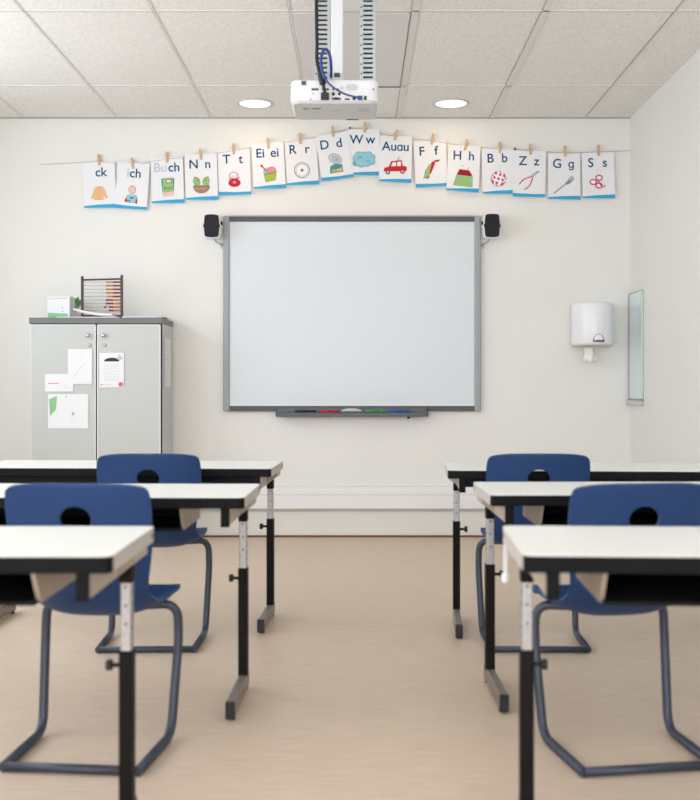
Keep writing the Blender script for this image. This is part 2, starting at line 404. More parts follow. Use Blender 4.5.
def drawing(kind):
    b = B(); L = [-.0012]
    def f(poly, m):
        b.flat([(x*.001, z*.001) for x, z in poly], L[0], m); L[0] -= .00015
    def o(poly, m, edge='dark', k=3.0):    # filled shape with a drawn outline
        cx = sum(p[0] for p in poly)/len(poly); cy = sum(p[1] for p in poly)/len(poly)
        r = max(math.hypot(p[0]-cx, p[1]-cy) for p in poly)
        f([(cx+(x-cx)*(1+k/r), cy+(y-cy)*(1+k/r)) for x, y in poly], edge); f(poly, m)
    if kind == 'jacket':
        o([(-34, -70), (-26, 0), (-14, 12), (14, 12), (24, -4), (22, -70)], 'peach', 'orange')
        o([(14, 10), (28, 2), (50, -58), (36, -64), (20, -20)], 'peach', 'orange'); f(stroke([(-4, 10), (-6, -68)], 3), 'orange')
        o([(-18, 10), (-32, 0), (-54, -58), (-40, -64), (-24, -20)], 'peach', 'orange')
    elif kind == 'child':
        o(ell(2, 0, 21, 24), 'skin', 'brown'); f(ell(2, 18, 17, 8, 20, 0, 180), 'ltbrown')
        o([(-26, -82), (-30, -44), (-16, -34), (18, -34), (34, -44), (30, -82)], 'sky', 'dkblue')
        f(stroke([(-12, -52), (4, -56), (16, -50)], 7), 'dark')
        f([(-30, -50), (-44, -74), (-30, -84), (-16, -66), (-4, -70), (-8, -78), (-26, -70)], 'red'); f([(28, -56), (40, -62), (38, -90), (28, -86)], 'red')
    elif kind == 'book':
        f([(-40, 30), (-32, -78), (38, -76), (46, 32)], 'teal'); o([(-30, 32), (-30, -56), (38, -48), (34, 34)], 'green', 'dkgreen')
        f([(-34, -58), (38, -50), (40, -78), (-28, -84)], 'skin'); f([(-8, 24), (26, 24), (26, 2), (-8, 2)], 'dkred'); f([(-4, 20), (22, 20), (22, 6), (-4, 6)], 'white')
        letters(b, 'Buch', .004, -.038, M['dkgreen'], .026, L[0]-.0004)
    elif kind == 'nest':
        for s in (-1, 1):
            o(rot2(ell(s*30, 10, 20, 27), -s*14, (s*30, 10)), 'green', 'dkgreen'); f([(s*34, 36), (s*44, 46), (s*48, 32)], 'orange')
            f(ell(s*26, 18, 4, 4, 10), 'dark'); f([(s*16, 12), (s*6, 6), (s*16, 4)], 'orange')
        f([(-6, 12), (6, 12), (0, 0)], 'white')
        o(ell(0, -20, 50, 44, 20, 180, 360) + [(40, -14), (20, -20), (0, -14), (-20, -20), (-40, -14)], 'brown', 'dark')
        for k in range(5): f(stroke([(-36+k*14, -30-(k % 2)*8), (-20+k*14, -42+(k % 2)*6)], 3), 'ltbrown')
    elif kind == 'pot':
        o(ell(0, -38, 36, 24), 'red', 'dkred'); o(ell(-4, 8, 24, 20), 'white', 'red', 5); f(ell(-4, 6, 14, 11), 'pink'); f(ell(-4, 8, 9, 8), 'white')
        f(ell(0, -34, 12, 9), 'pink'); f(stroke([(-34, -20), (-26, -10), (18, -14), (34, -4)], 5), 'dkred')
    elif kind == 'icecream':
        o(ell(-8, 4, 24, 22), 'sky', 'teal'); o(ell(18, 12, 24, 20), 'pink', 'magenta'); f(stroke([(-44, 42), (-12, 2)], 7), 'red'); f(ell(-44, 42, 7, 9), 'dkred')
        o([(-32, -8), (-22, -62), (36, -52), (48, 4), (10, -8)], 'lime', 'dkgreen'); f(stroke([(-30, -12), (10, -12), (44, 0)], 5), 'dkgreen')
    elif kind == 'wheel':
        f(ell(0, 0, 51, 51, 40), 'grey'); f(ell(0, 0, 45, 45, 40), 'white'); f(ell(0, 0, 40, 40, 40), 'grey'); f(ell(0, 0, 37, 37, 40), 'white'); f(ell(0, 0, 10, 10), 'grey'); f(ell(0, 0, 5, 5), 'dark')
    elif kind == 'tin':
        o([(-40, -64), (-34, -22), (-6, -10), (38, -18), (40, -62)], 'teal', 'dkblue'); f([(-30, -60), (-26, -44), (2, -44), (38, -36), (38, -58)], 'yellow'); f([(-18, -56), (-14, -46), (4, -48), (2, -58)], 'orange')
        o(rot2(ell(2, 24, 42, 30), -32, (2, 24)), 'ltgrey', 'grey'); f(rot2(ell(4, 22, 24, 15), -32, (4, 22)), 'grey'); f(rot2(ell(4, 22, 20, 12), -32, (4, 22)), 'ltgrey'); f(ell(8, 20, 5, 6), 'grey')
    elif kind == 'cloud':
        out = []
        for k, (x, z, r) in enumerate([(-48, -30, 20), (-50, 2, 18), (-30, 20, 22), (0, 20, 20), (32, 22, 20), (54, 4, 20), (54, -24, 18), (22, -34, 20), (-14, -36, 22)]): out.append((x, z, r))
        for x, z, r in out: f(ell(x, z, r+2, r+1), 'teal')
        for x, z, r in out: f(ell(x, z, r-1, r-2), 'sky')
        f([(-48, 16), (50, 16), (56, -36), (-48, -38)], 'sky'); f(stroke(bez([(-36, -8), (-32, 12), (-14, 10), (-14, 0)], 8), 4), 'dkblue'); f(stroke(bez([(20, -16), (28, -24), (38, -16)], 6), 3), 'dkblue')
        f(stroke(bez([(-60, -22), (-56, -40), (-46, -44)], 6), 4), 'dkblue')
    elif kind == 'car':
        f(ell(-48, -42, 15, 14), 'dark'); f(ell(46, -36, 15, 14), 'dark')
        o([(-72, -36), (-68, -14), (-40, -6), (-26, 28), (38, 36), (44, 2), (70, -4), (70, -30), (58, -32)], 'red', 'dkred')
        f([(-28, -4), (-18, 22), (4, 24), (4, -2)], 'white'); f([(12, -2), (12, 26), (34, 28), (36, 0)], 'white')
        f(ell(-48, -42, 8, 8), 'ltgrey'); f(ell(46, -36, 8, 8), 'ltgrey'); f(stroke([(14, 36), (22, 58)], 3), 'dark')
    elif kind == 'feather':
        f([(-50, -54), (-38, -8), (-10, 30), (10, 44), (26, 28), (10, 4), (-14, -34), (-36, -56)], 'dkgreen'); f([(-46, -50), (-34, -8), (-8, 26), (8, 38), (20, 24), (4, 4), (-18, -34), (-36, -52)], 'green')
        f([(4, 44), (38, 60), (62, 58), (52, 48), (28, 44), (14, 14)], 'red'); f([(6, 40), (28, 36), (-4, -30), (-12, -24)], 'red'); f([(-34, -56), (-26, -64), (-10, -44), (-18, -34)], 'brown'); f(stroke([(-52, -60), (-44, -40)], 4), 'brown')
    elif kind == 'house':
        o([(-60, -66), (-40, 2), (38, -6), (46, -74)], 'green', 'dkgreen'); o([(38, -6), (46, -74), (62, -70), (60, -6)], 'mint', 'dkgreen')
        o([(-40, 0), (-24, 34), (36, 30), (58, -4), (38, -6)], 'dkred', 'magenta'); f(stroke([(26, 30), (28, 44), (40, 48)], 7), 'ltgrey'); f(ell(-8, 56, 10, 4), 'ltgrey')
        for k in range(12): f(ell(-40+(k % 4)*22+random.uniform(-4, 4), -16-(k//4)*18, 3, 3, 8), 'mint')
    elif kind == 'ball':
        f(ell(0, 0, 50, 50, 36), 'sky'); f(ell(3, 2, 46, 46, 36), 'white')
        for x, z in [(0, 0), (-26, 10), (26, -8), (12, 26), (-12, -26), (-16, 36), (24, -34), (38, 16), (-38, -16), (16, -6+54)]:
            if x*x+z*z < 44*44: f(ell(x, z, 8.5, 8.5, 14), 'magenta')
        for a in range(0, 360, 36): f(ell(44*math.cos(math.radians(a)), 44*math.sin(math.radians(a)), 5, 5, 10), 'magenta')
    elif kind == 'pliers':
        f(stroke(bez([(-62, -34), (-40, 10), (-6, 6), (14, 18)], 12), 7), 'magenta'); f(stroke(bez([(-30, -66), (10, -50), (14, -10), (22, 10)], 12), 7), 'magenta')
        f([(8, 20), (22, 8), (44, 34), (66, 50), (56, 54), (34, 42), (22, 34)], 'grey'); f([(16, 20), (24, 16), (46, 38), (40, 40), (24, 32)], 'ltgrey')
    elif kind == 'fork':
        f(stroke([(-66, -60), (14, 4)], 8), 'grey'); f([(4, 4), (18, -6), (40, 6), (44, 22), (26, 24), (14, 16)], 'grey')
        for a, c in (((24, 22), (48, 52)), ((32, 16), (58, 46)), ((40, 10), (64, 36))): f(stroke([a, c], 6), 'grey')
    elif kind == 'knot':
        for c in ((-34, -4), (4, 22), (2, -28)):
            f(ell(c[0], c[1], 24, 20), 'magenta'); f(ell(c[0], c[1], 16, 12), 'white')
        f(stroke([(-10, 12), (24, -40), (44, -28)], 8), 'magenta')
    return b
cards = [  # centre px, centre py, tilt (deg, counter-clockwise), letters, picture, what the picture shows
    (99.5, 185, 2.0, [('ck', 2.4, 'letter')], 'jacket', 'orange jacket'),
    (132.2, 186, -4.0, [('i', -4.9, 'letter_grey'), ('ch', 2.3, 'letter')], 'child', 'child in a blue shirt'),
    (167.4, 180.3, 1.9, [('Bu', -6.6, 'letter_grey'), ('ch', 6.9, 'letter')], 'book', 'green book'),
    (201.3, 177, 1.6, [('N', -7.3, 'letter'), ('n', 6.8, 'letter')], 'nest', 'two green birds in a nest'),
    (234.2, 172, 2.0, [('T', -7.2, 'letter'), ('t', 6.9, 'letter')], 'pot', 'round red pot'),
    (268.6, 165.7, 3.2, [('Ei', -7.6, 'letter'), ('ei', 6.6, 'letter')], 'icecream', 'green cup of ice cream'),
    (301.6, 162, 3.2, [('R', -7.8, 'letter'), ('r', 6.6, 'letter')], 'wheel', 'grey wheel'),
    (334.5, 156.5, 8.0, [('D', -8.2, 'letter'), ('d', 6.2, 'letter')], 'tin', 'opened tin'),
    (363.5, 152.3, 0.3, [('W', -7.0, 'letter'), ('w', 7.0, 'letter')], 'cloud', 'pale blue cloud'),
    (395.6, 159.3, -1.5, [('Au', -6.9, 'letter'), ('\u0251', 3.9, 'letter'), ('u', 10.2, 'letter')], 'car', 'red car'),
    (430.7, 163.8, 3.2, [('F', -8.0, 'letter'), ('f', 6.4, 'letter')], 'feather', 'green and red feather'),
    (463.5, 168.6, -2.6, [('H', -6.7, 'letter'), ('h', 7.4, 'letter')], 'house', 'green house with red roof'),
    (498.2, 171, 1.6, [('B', -7.2, 'letter'), ('b', 6.8, 'letter')], 'ball', 'white ball with pink dots'),
    (529.3, 173.9, -1.2, [('Z', -6.8, 'letter'), ('z', 7.0, 'letter')], 'pliers', 'pink handled pliers'),
    (564.2, 176.5, 0.0, [('G', -7.2, 'letter'), ('\u0261', 6.8, 'letter')], 'fork', 'grey fork'),
    (598.3, 175.5, 1.6, [('S', -7.2, 'letter'), ('s', 6.8, 'letter')], 'knot', 'red looped pretzel'),
]
PICV = [-.052, -.055, -.044, -.049, -.048, -.048, -.053, -.042, -.046, -.041, -.038, -.049, -.050, -.042, -.053, -.040]
names = ['ck', 'ich', 'Buch', 'N n', 'T t', 'Ei ei', 'R r', 'D d', 'W w', 'Auau', 'F f', 'H h', 'B b', 'Z z', 'G g', 'S s']
pegs = [(99, 160, 4), (132.4, 163.5, 8), (167, 157.5, 4), (200.8, 154.5, 8), (233.6, 149, 2), (268, 143.4, 5), (299.9, 138.6, 3),
        (332.8, 131.7, 3), (365, 127.5, -4), (395.8, 135.2, -14), (432.4, 139.3, -9), (465.8, 144.9, -12), (499.7, 147.5, 0), (530.4, 149.3, 1),
        (565, 151.2, 0), (598.5, 150.5, 0)]
for i, ((px, py, tilt, ls, pic, what), nm) in enumerate(zip(cards, names)):
    d = ZW-.016-(.006 if i % 2 else 0)-(.004 if nm == 'W w' else 0)
    x, z = at(px, py, d)
    t = thing('alphabet_card', 'white alphabet card reading %s with a picture of %s %s' % (nm, 'an' if what[0] in 'aeo' else 'a', what) if what[:3] != 'two'
              else 'white alphabet card reading %s with a picture of %s' % (nm, what), 'picture card', (x, d, z), 0, 'alphabet cards pegged on the string')
    t.rotation_euler = (0, math.radians(-tilt), 0)
    hwc, hhc = .1035, .148
    sh = B().box(-hwc, hwc, -.0008, 0, -hhc, hhc, 'paper')
    sh.flat([(-hwc+.006, .032), (hwc-.006, .032), (hwc-.006, .0335), (-hwc+.006, .0335)], -.0018, 'paper2'); sh.build('sheet', t)
    lt = B()
    for ch, du, m in ls: letters(lt, ch, du*PX, .0555, M[m], .082 if len(ch) < 4 else .074, -.0018)
    lt.build('lettering', t)
    B().flat([(-hwc, -hhc+.004), (hwc, -hhc-.001), (hwc, -hhc+.024), (-hwc*.1, -hhc+.022), (-hwc, -hhc+.016)] if i % 3 != 1 else
             [(-hwc, -hhc+.001), (hwc, -hhc+.001), (hwc, -hhc+.020), (hwc*.2, -hhc+.019), (-hwc, -hhc+.024)], -.0018, 'stripe').build('blue_stripe', t)
    dr = drawing(pic); po = dr.build('picture', t)
    vz = [v.co.z for v in po.data.vertices]; po.location = (0, -.0010, PICV[i]-(max(vz)+min(vz))/2)
    ppx, ppy, pt = pegs[i]
    x, z = at(ppx, ppy, d)
    k = thing('clothes_peg', 'wooden peg holding the %s card to the string' % nm, 'clothes peg', (x, d-.003, z), 0, 'wooden pegs on the card string')
    k.rotation_euler = (0, math.radians(-pt), 0)
    for s, nmm in ((-1, 'prong'), (1, 'prong')):
        pb = B().prism([(-.034, -.0015), (-.034, -.004), (.0, -.008), (.034, -.011), (.034, -.006), (.0, -.002)] if s < 0 else
                       [(-.034, .0005), (-.034, .003), (.0, .0065), (.034, .009), (.034, .005), (.0, .001)], 'x', -.0065, .0065, 'peg')
        ob = pb.build(nmm, k)
        # the outline runs (z, y): turn it upright
        for v in ob.data.vertices: v.co = Vector((v.co.x, v.co.z, v.co.y))
        ob.data.flip_normals()
    B().cyl((-.0075, -.001, .004), (.0075, -.001, .004), .004, 'zinc', n=10).build('spring', k)
# the string, pinned at two points
sp = [(40, 164.5)] + [(a, b+1.5) for a, b, c in pegs[:8]] + [(350, 128.2)] + [(a, b+1.5) for a, b, c in pegs[8:13]] + [(514.8, 149)] + [(a, b+1.5) for a, b, c in pegs[13:]] + [(640, 150)]
pts = []
for px, py in sp:
    x, z = at(px, py, ZW-.018); pts.append((x, ZW-.018, z))
tag(B().tube(pts, .0014, 'string', 6).build('card_string'), 'thin natural twine the alphabet cards are pegged to', 'string')
for px, py, lb_ in ((350, 128.2, 'dark pin fixing the string at the peak beside the W w card'), (514.8, 149, 'dark pin fixing the string between B b and Z z cards')):
    x, z = at(px, py, ZW-.02)
    tag(B().cyl((x, ZW-.001, z), (x, ZW-.03, z), .003, 'black', n=8).ball((x, ZW-.03, z), .0065, 'black', n=8).build('wall_pin'), lb_, 'pin', 'pins holding the card string')

# ------------------------------------------------------------------ cupboard and what is on it
CF = 6.37                     # front of the cupboard
cx0 = -1.985; cx1, ct = at(161.6, 317.6, CF); csplit, _ = at(96.4, 0, CF)
cb = thing('storage_cupboard', 'tall pale grey two door cupboard against the front wall', 'cupboard', ((cx0+cx1)/2, (CF+ZW)/2, 0))
ox = (cx0+cx1)/2; oy = (CF+ZW)/2; D2 = ZW-CF
hwc = (cx1-cx0)/2; yf = -D2/2; yb = D2/2-.008
B().box(-hwc, hwc, yf+.022, yb, .002, ct-.036, 'cabside').build('carcass', cb)
B().box(-hwc-.004, hwc+.004, yf-.004, yb, ct-.036, ct, 'cabtop', .002).build('top_panel', cb)
def door(xa, xb, kx, lx, name):
    d = B().box(xa, xb, yf, yf+.019, .06, ct-.042, 'cab').box(xa, xa+.005, yf-.0015, yf+.019, .06, ct-.042, 'trim_white').box(xb-.005, xb, yf-.0015, yf+.019, .06, ct-.042, 'trim_white').box(xa, xb, yf-.0015, yf+.019, ct-.046, ct-.042, 'trim_white').build('door', cb)
    kx, kz = at(kx, 335.5, CF); lx, lz = at(lx, 345.2, CF)
    kb = B().cyl((kx-ox, yf, kz), (kx-ox, yf-.018, kz), .006, 'chrome').ball((kx-ox, yf-.022, kz), .014, 'chrome', (1, .7, 1)).build('knob', d)
    B().cyl((lx-ox, yf, lz), (lx-ox, yf-.004, lz), .0105, 'dkframe').cyl((lx-ox-.001, yf-.003, lz+.001), (lx-ox-.001, yf-.0045, lz+.001), .0075, 'galv').box(lx-ox-.001, lx-ox+.001, yf-.005, yf-.004, lz-.004, lz+.005, 'gap').build('lock', d)
s = csplit-ox
door(-hwc+.004, s-.004, 88.5, 89.8, 'door'); door(s+.004, hwc-.006, 104, 105, 'door')
B().box(-hwc, hwc, yf+.018, yf+.023, .05, ct-.038, 'gap').build('front_frame', cb)
B().box(-hwc+.01, hwc-.01, yf+.03, yf+.05, .001, .06, 'gap').build('plinth', cb)

def notice(px0, py0, px1, py1, label, fn=None, tilt=0, off=.0, m='paper'):
    y = CF-.004-off
    xa, za = at(px0, py0, y); xb, zb_ = at(px1, py1, y)
    t = tag(B().box(-(xb-xa)/2, (xb-xa)/2, -.0004, .0004, -(za-zb_)/2, (za-zb_)/2, m).build('paper_notice', None, ((xa+xb)/2, y, (za+zb_)/2), (0, math.radians(tilt), 0)), label, 'paper notice', 'papers stuck on the cupboard')
    w2, h2 = (xb-xa)/2, (za-zb_)/2
    if fn:
        b = B(); fn(b, w2, h2); b.build('print', t)
    return t
def lines(b, w2, h2, rows, m='ink', a=-.8, c=.8, z0=.8, z1=-.8, y=-.0008):
    for k in range(rows):
        z = h2*(z0+(z1-z0)*k/max(1, rows-1)); e = c-random.uniform(0, .35)
        b.flat([(w2*a, z), (w2*e, z), (w2*e, z+.0025), (w2*a, z+.0025)], y, m)
notice(67.8, 349, 92, 384, 'white list sheet on left cupboard door with a long diagonal stroke',
       lambda b, w, h: (lines(b, w, h, 12, 'paper2', -.85, .5), b.flat(stroke(bez([(-.5*w, -.65*h), (-.1*w, -.1*h), (.45*w, .15*h)], 8), .003), -.0012, 'ink')), 0, .002)
def note(b, w, h):
    b.flat([(-w*.8, 0), (0, 0), (0, -.006), (-w*.8, -.006)], -.0008, 'pink'); lines(b, w, h, 2, 'ink', .3, .95, -.3, -.6)
notice(45, 374, 73.3, 391.5, 'small note with a red line under the list sheet on left door', note)
def plan(b, w, h):
    b.flat([(-w*.95, h*.7), (-w*.55, h*.9), (-w*.6, h*.1), (-w*.9, -h*.3)], -.0008, 'mint')
    b.flat(ell(.25*w, -.15*h, .006, .005, 8), -.0008, 'ink_dark'); b.flat(ell(-.1*w, .85*h, .004, .004, 8), -.0008, 'ink_dark')
    for k in range(6): b.flat(stroke([(w*random.uniform(-.3, .6), h*random.uniform(-.5, .5)), (w*random.uniform(-.3, .6), h*random.uniform(-.5, .5))], .002), -.0008, 'paper2')
notice(48, 394, 88.3, 428.5, 'large white map sheet, lowest on the left cupboard door', plan)
def cert(b, w, h):
    b.flat(ell(0, h*.50, w*.62, h*.22, 16, 0, 180), -.0008, 'dark')
    b.flat([(w*.35, h*.62), (w*.65, h*.95), (w*.95, h*.66), (w*.7, h*.56)], -.0008, 'ltgrey')
    lines(b, w, h, 9, 'ink', -.65, .8, .3, -.6)
    b.flat(ell(w*.74, -h*.82, w*.22, h*.14), -.0008, 'pink'); b.flat(ell(w*.72, -h*.8, w*.1, h*.07), -.001, 'brown'); b.flat(ell(-w*.82, -h*.84, w*.1, h*.07), -.0008, 'peach')
    lines(b, w, h, 1, 'peach', -.7, .0, -.84, -.84)
notice(99.5, 352.8, 124, 387.5, 'certificate with a dark arch printed at top on right cupboard door', cert)
# paper on the side of the cupboard
zt2, zb2 = at(0, 338.5, 6.50)[1], at(0, 387, 6.50)[1]
sp_ = B().box(-.0004, .0004, -.105, .105, -(zt2-zb2)/2, (zt2-zb2)/2, 'paper').build('paper_notice', None, (cx1+.004, 6.55, (zt2+zb2)/2))
tag(sp_, 'white sheet on the narrow right side of the cupboard', 'paper notice', 'papers stuck on the cupboard')
b = B()
for k in range(9): b.box(.0006, .0009, -.07, .02+.006*(k % 3), -.12+.028*k, -.117+.028*k, 'ink')
b.build('print', sp_)

# abacus
ya = 6.50
ax0, az1 = at(82.3, 277, ya); ax1, _ = at(121.8, 0, ya); azb = ct
ab = thing('abacus', 'upright counting frame with dark posts and red and orange beads', 'abacus', ((ax0+ax1)/2, ya, ct+.001), math.radians(0))
hwb = (ax1-ax0)/2; ah = az1-azb
for sg in (-1, 1):
    pb = B().box(sg*hwb-.007, sg*hwb+.007, -.009, .009, .012, ah-.005+(.008 if sg > 0 else 0), 'wood_dark', .002)
    pb.ball((sg*hwb, 0, ah-.004+(.008 if sg > 0 else 0)), .0095, 'wood_dark'); pb.build('post', ab)
    B().box(sg*hwb-.009, sg*hwb+.009, -.050, .055, 0, .013, 'wood_dark', .003).build('foot', ab)
B().cyl((-hwb, 0, ah-.019), (hwb, 0, ah-.013), .0055, 'wood_dark').build('top_rail', ab)
B().cyl((-hwb, 0, .018), (hwb, 0, .018), .0055, 'wood_dark').build('bottom_rail', ab)
rz = [at(0, y, ya)[1]-ct for y in (282.2, 285.9, 289.5, 293, 296.7, 300.2, 303.7, 307.2, 310.7)]
for i, z in enumerate(rz):
    B().cyl((-hwb, 0, z), (hwb, 0, z), .0016, 'zinc', n=6).build('rod', ab)
    seq = (['bead_red']*5 + ['bead_orange']*5) if i < 4 else (['bead_red']*5+['bead_orange']*4 if i == 4 else ['bead_orange']*5+['bead_red']*5 if i < 7 else ['bead_orange']*5+['bead_red']*3)
    pos = hwb-.012
    for k, m in enumerate(seq):
        B().ball((pos, 0, z), .0066, m, (.70, 1, 1), 10).build('bead', ab)
        pos -= .0091
    if i == 7:
        pos -= .014
        for k in range(2): B().ball((pos-.0093*k, 0, z), .0058, 'bead_red', (.85, 1, 1), 10).build('bead', ab)
# papers in front of the abacus: loose curled sheets
def slab(rows, th, m):
    t = bmesh.new()
    up = [[t.verts.new((p[0], p[1], p[2]+th)) for p in r] for r in rows]; lo = [[t.verts.new(p) for p in r] for r in rows]
    n, k = len(rows), len(rows[0])
    for i in range(n-1):
        for j in range(k-1):
            t.faces.new((up[i][j], up[i+1][j], up[i+1][j+1], up[i][j+1])); t.faces.new((lo[i][j], lo[i][j+1], lo[i+1][j+1], lo[i+1][j]))
    for i in range(n-1):
        t.faces.new((up[i][0], lo[i][0], lo[i+1][0], up[i+1][0])); t.faces.new((up[i][-1], up[i+1][-1], lo[i+1][-1], lo[i][-1]))
    for j in range(k-1):
        t.faces.new((up[0][j], up[0][j+1], lo[0][j+1], lo[0][j])); t.faces.new((up[-1][j], lo[-1][j], lo[-1][j+1], up[-1][j+1]))
    bmesh.ops.recalc_face_normals(t, faces=t.faces)
    return B()._add(t, m)
def sheet(x0, x1, y0, y1, z, curl, m, label, name='paper_sheet', cat='paper', lift=0, grp='loose papers on the cupboard', th=.0012):
    rows = []
    for i in range(15):
        u = i/14
        rows.append([(x0+(x1-x0)*u, y, z + curl*(1-u)**2 + lift*math.sin(u*PI)) for y in (y0, (y0+y1)/2, y1)])
    return tag(slab(rows, th, m).build(name), label, cat, grp)
X = lambda px, y=6.40: at(px, 0, y)[0]
sheet(X(79), X(116), CF+.004, CF+.055, ct+.0060, .026, 'ltbrown', 'buff folder curling up in front of the abacus', 'paper_folder', 'folder', 0, th=.006)
sheet(X(74.5), X(113), CF+.004, CF+.052, ct+.0135, .034, 'paper', 'white magazine curling up on top of the buff folder', 'magazine', 'magazine', 0, th=.011)
sheet(X(58), X(119.5), CF+.002, CF+.054, ct+.0005, .0, 'paper', 'flat white sheets lying under the curled folder', 'paper_sheet', 'paper', .0, th=.0045)
sheet(X(122.8), X(157), CF+.002, CF+.17, ct+.0005, .0, 'paper', 'flat white papers lying right of the abacus foot', 'paper_sheet', 'paper', .001, th=.0055)
rows = [[(cx1-.055+.058*u, y, ct+.001+.012*math.sin(u*2.6)) for y in (CF+.16, CF+.25, CF+.34)] for u in [i/10 for i in range(11)]]
tag(slab(rows, .0012, 'ltbrown').build('paper_leaflet'), 'beige leaflet curling over the right end of the cupboard top', 'leaflet', 'loose papers on the cupboard')
# picture box and potted plant at the left end
bx0, bz = at(47, 296.5, 6.45); bx1, _ = at(70, 0, 6.45)
pbx = thing('storage_box', 'pale blue and green box left of the small plant on cupboard', 'box', ((bx0+bx1)/2, 6.51, ct+.0005), math.radians(-4))
hb = (bx1-bx0)/2
B().box(-hb, hb, -.05, .05, 0, bz-ct, 'paper2', .002).build('box_body', pbx)
B().flat([(-hb+.004, .004), (hb-.012, .004), (hb-.012, .03), (-hb+.004, .036)], -.0507, 'mint').flat([(-hb+.004, bz-ct-.016), (hb-.01, bz-ct-.013), (hb-.01, bz-ct-.0105), (-hb+.004, bz-ct-.0125)], -.0507, 'orange').flat(ell(.025, .065, .004, .003, 8), -.0507, 'ink_dark').flat(ell(.028, .045, .004, .003, 8), -.0507, 'ink_dark').build('front_print', pbx)
gx, gz = at(74.5, 303, 6.62)
pl = thing('potted_plant', 'small green plant in a white pot between the box and abacus', 'plant', (gx, 6.64, ct+.001))
pr = B().cyl((0, 0, 0), (0, 0, .055), .026, 'pot', .034, 20).build('pot', pl)
lf = B()
for k in range(11):
    a = k*2.4; r = .018+.012*(k % 3); h = .06+.012*(k % 4)
    lf.tube([(0, 0, .05), (r*.5*math.cos(a), r*.5*math.sin(a), .05+h*.5), (r*math.cos(a), r*math.sin(a), .05+h*.9)], .0016, 'leaf', 5)
    lf.ball((r*math.cos(a), r*math.sin(a), .05+h*.85), .012, 'leaf', (.8, .5, 1.5), 8)
lf.build('foliage', pl)

# ------------------------------------------------------------------ towel dispenser and mirror
dx, dz1 = at(594, 303, ZW-.11); _, dz0 = at(594, 346, ZW-.11)
dxa, _ = at(572.2, 0, ZW-.08); dxb, _ = at(613.6, 0, ZW-.08)
hd = (dxb-dxa)/2; hh = dz1-dz0
dp = thing('towel_dispenser', 'white curved centre feed paper towel dispenser on wall', 'paper towel dispenser', ((dxa+dxb)/2, ZW-.002, dz0))
prof = [(-hd, 0), (hd, 0)] + [(hd*1.0, -.06)] + ell(0, -.06, hd, .155, 26, 0, -180)[1:-1] + [(-hd, -.06)]
B().prism(prof, 'z', .006, hh, 'whiteplastic', .016, 3, True).build('cover', dp)
B().prism([(a*.94, b*.94-.002) for a, b in prof], 'z', .002, .014, 'disp_under', .002).build('base', dp)
wn = B()
def yfront(u): return -.06-.155*math.sqrt(max(0, 1-(u/hd)**2))
def curved(r1, r2, v0, off, m):      # a half disc wrapped round the cover
    t = bmesh.new(); n = 24; rows = []
    for k in range(n+1):
        u = u0 - r1 + 2*r1*k/n; h = r2*math.sqrt(max(0, 1-((u-u0)/r1)**2))
        rows.append([t.verts.new((u, yfront(u)-off, v0+h*j/2)) for j in range(3)])
    for p, q in zip(rows, rows[1:]):
        for j in range(2): t.faces.new((p[j], q[j], q[j+1], p[j+1]))
    bmesh.ops.recalc_face_normals(t, faces=t.faces)
    wn._add(t, m)
u0 = .006
curved(.038, .052, .020, .002, 'windowgrey'); curved(.029, .035, .034, .0035, 'whiteplastic')
wn.build('sight_window', dp)
B().ball((-.0, yfront(0)-.0005, .105), .003, 'ltgrey', n=8).ball((.05, yfront(.05)-.0005, .105), .003, 'ltgrey', n=8).build('lock', dp)
# towel end hanging out
t = bmesh.new(); n = 22; rows = []
for j in range(9):
    v = j/8; rr = .022+.016*v
    rows.append([t.verts.new((-.028+.006*v+(rr*(1+.22*math.sin(5*2*PI*k/n+j*.5)))*1.15*math.cos(2*PI*k/n), -.10+(rr*(1+.22*math.sin(5*2*PI*k/n+j*.5)))*math.sin(2*PI*k/n), -.008-.082*v-.01*math.sin(3*2*PI*k/n)*v)) for k in range(n)])
for a, c in zip(rows, rows[1:]):
    for k in range(n): t.faces.new((a[k], a[(k+1) % n], c[(k+1) % n], c[k])).smooth = True
t.faces.new(rows[-1]); bmesh.ops.recalc_face_normals(t, faces=t.faces)
tw = B()._add(t, 'tissue').build('paper_towel', None, ((dxa+dxb)/2, ZW-.002, dz0-.004))
tag(tw, 'crumpled white paper towel end hanging from the dispenser', 'paper towel')

my1 = ZW-.012; my0 = 6.43
_, mz1 = at(0, 294.8, my1); _, mz0 = at(0, 404.6, my1); _, mzg = at(0, 399, my1)
mr = thing('wall_mirror', 'frameless mirror with grey bottom ledge on the right wall', 'mirror', (XR-.001, (my0+my1)/2, mz0))
hm = (my1-my0)/2
B().box(-.010, -.002, -hm+.012, hm-.003, mzg-mz0, mz1-mz0, 'mirror').build('glass', mr)
B().box(-.012, -.001, hm-.008, hm, mzg-mz0, mz1-mz0+.002, 'mirror_frame').box(-.012, -.001, -hm, hm, mz1-mz0, mz1-mz0+.004, 'mirror_frame').box(-.013, -.001, -hm, -hm+.012, mzg-mz0, mz1-mz0, 'mirror_edge').build('edge_strip', mr)
B().box(-.028, -.001, -hm, hm, 0, mzg-mz0-.008, 'greyplastic', .003).box(-.016, -.001, -hm, hm, mzg-mz0-.010, mzg-mz0+.004, 'mirror_frame').build('ledge', mr)

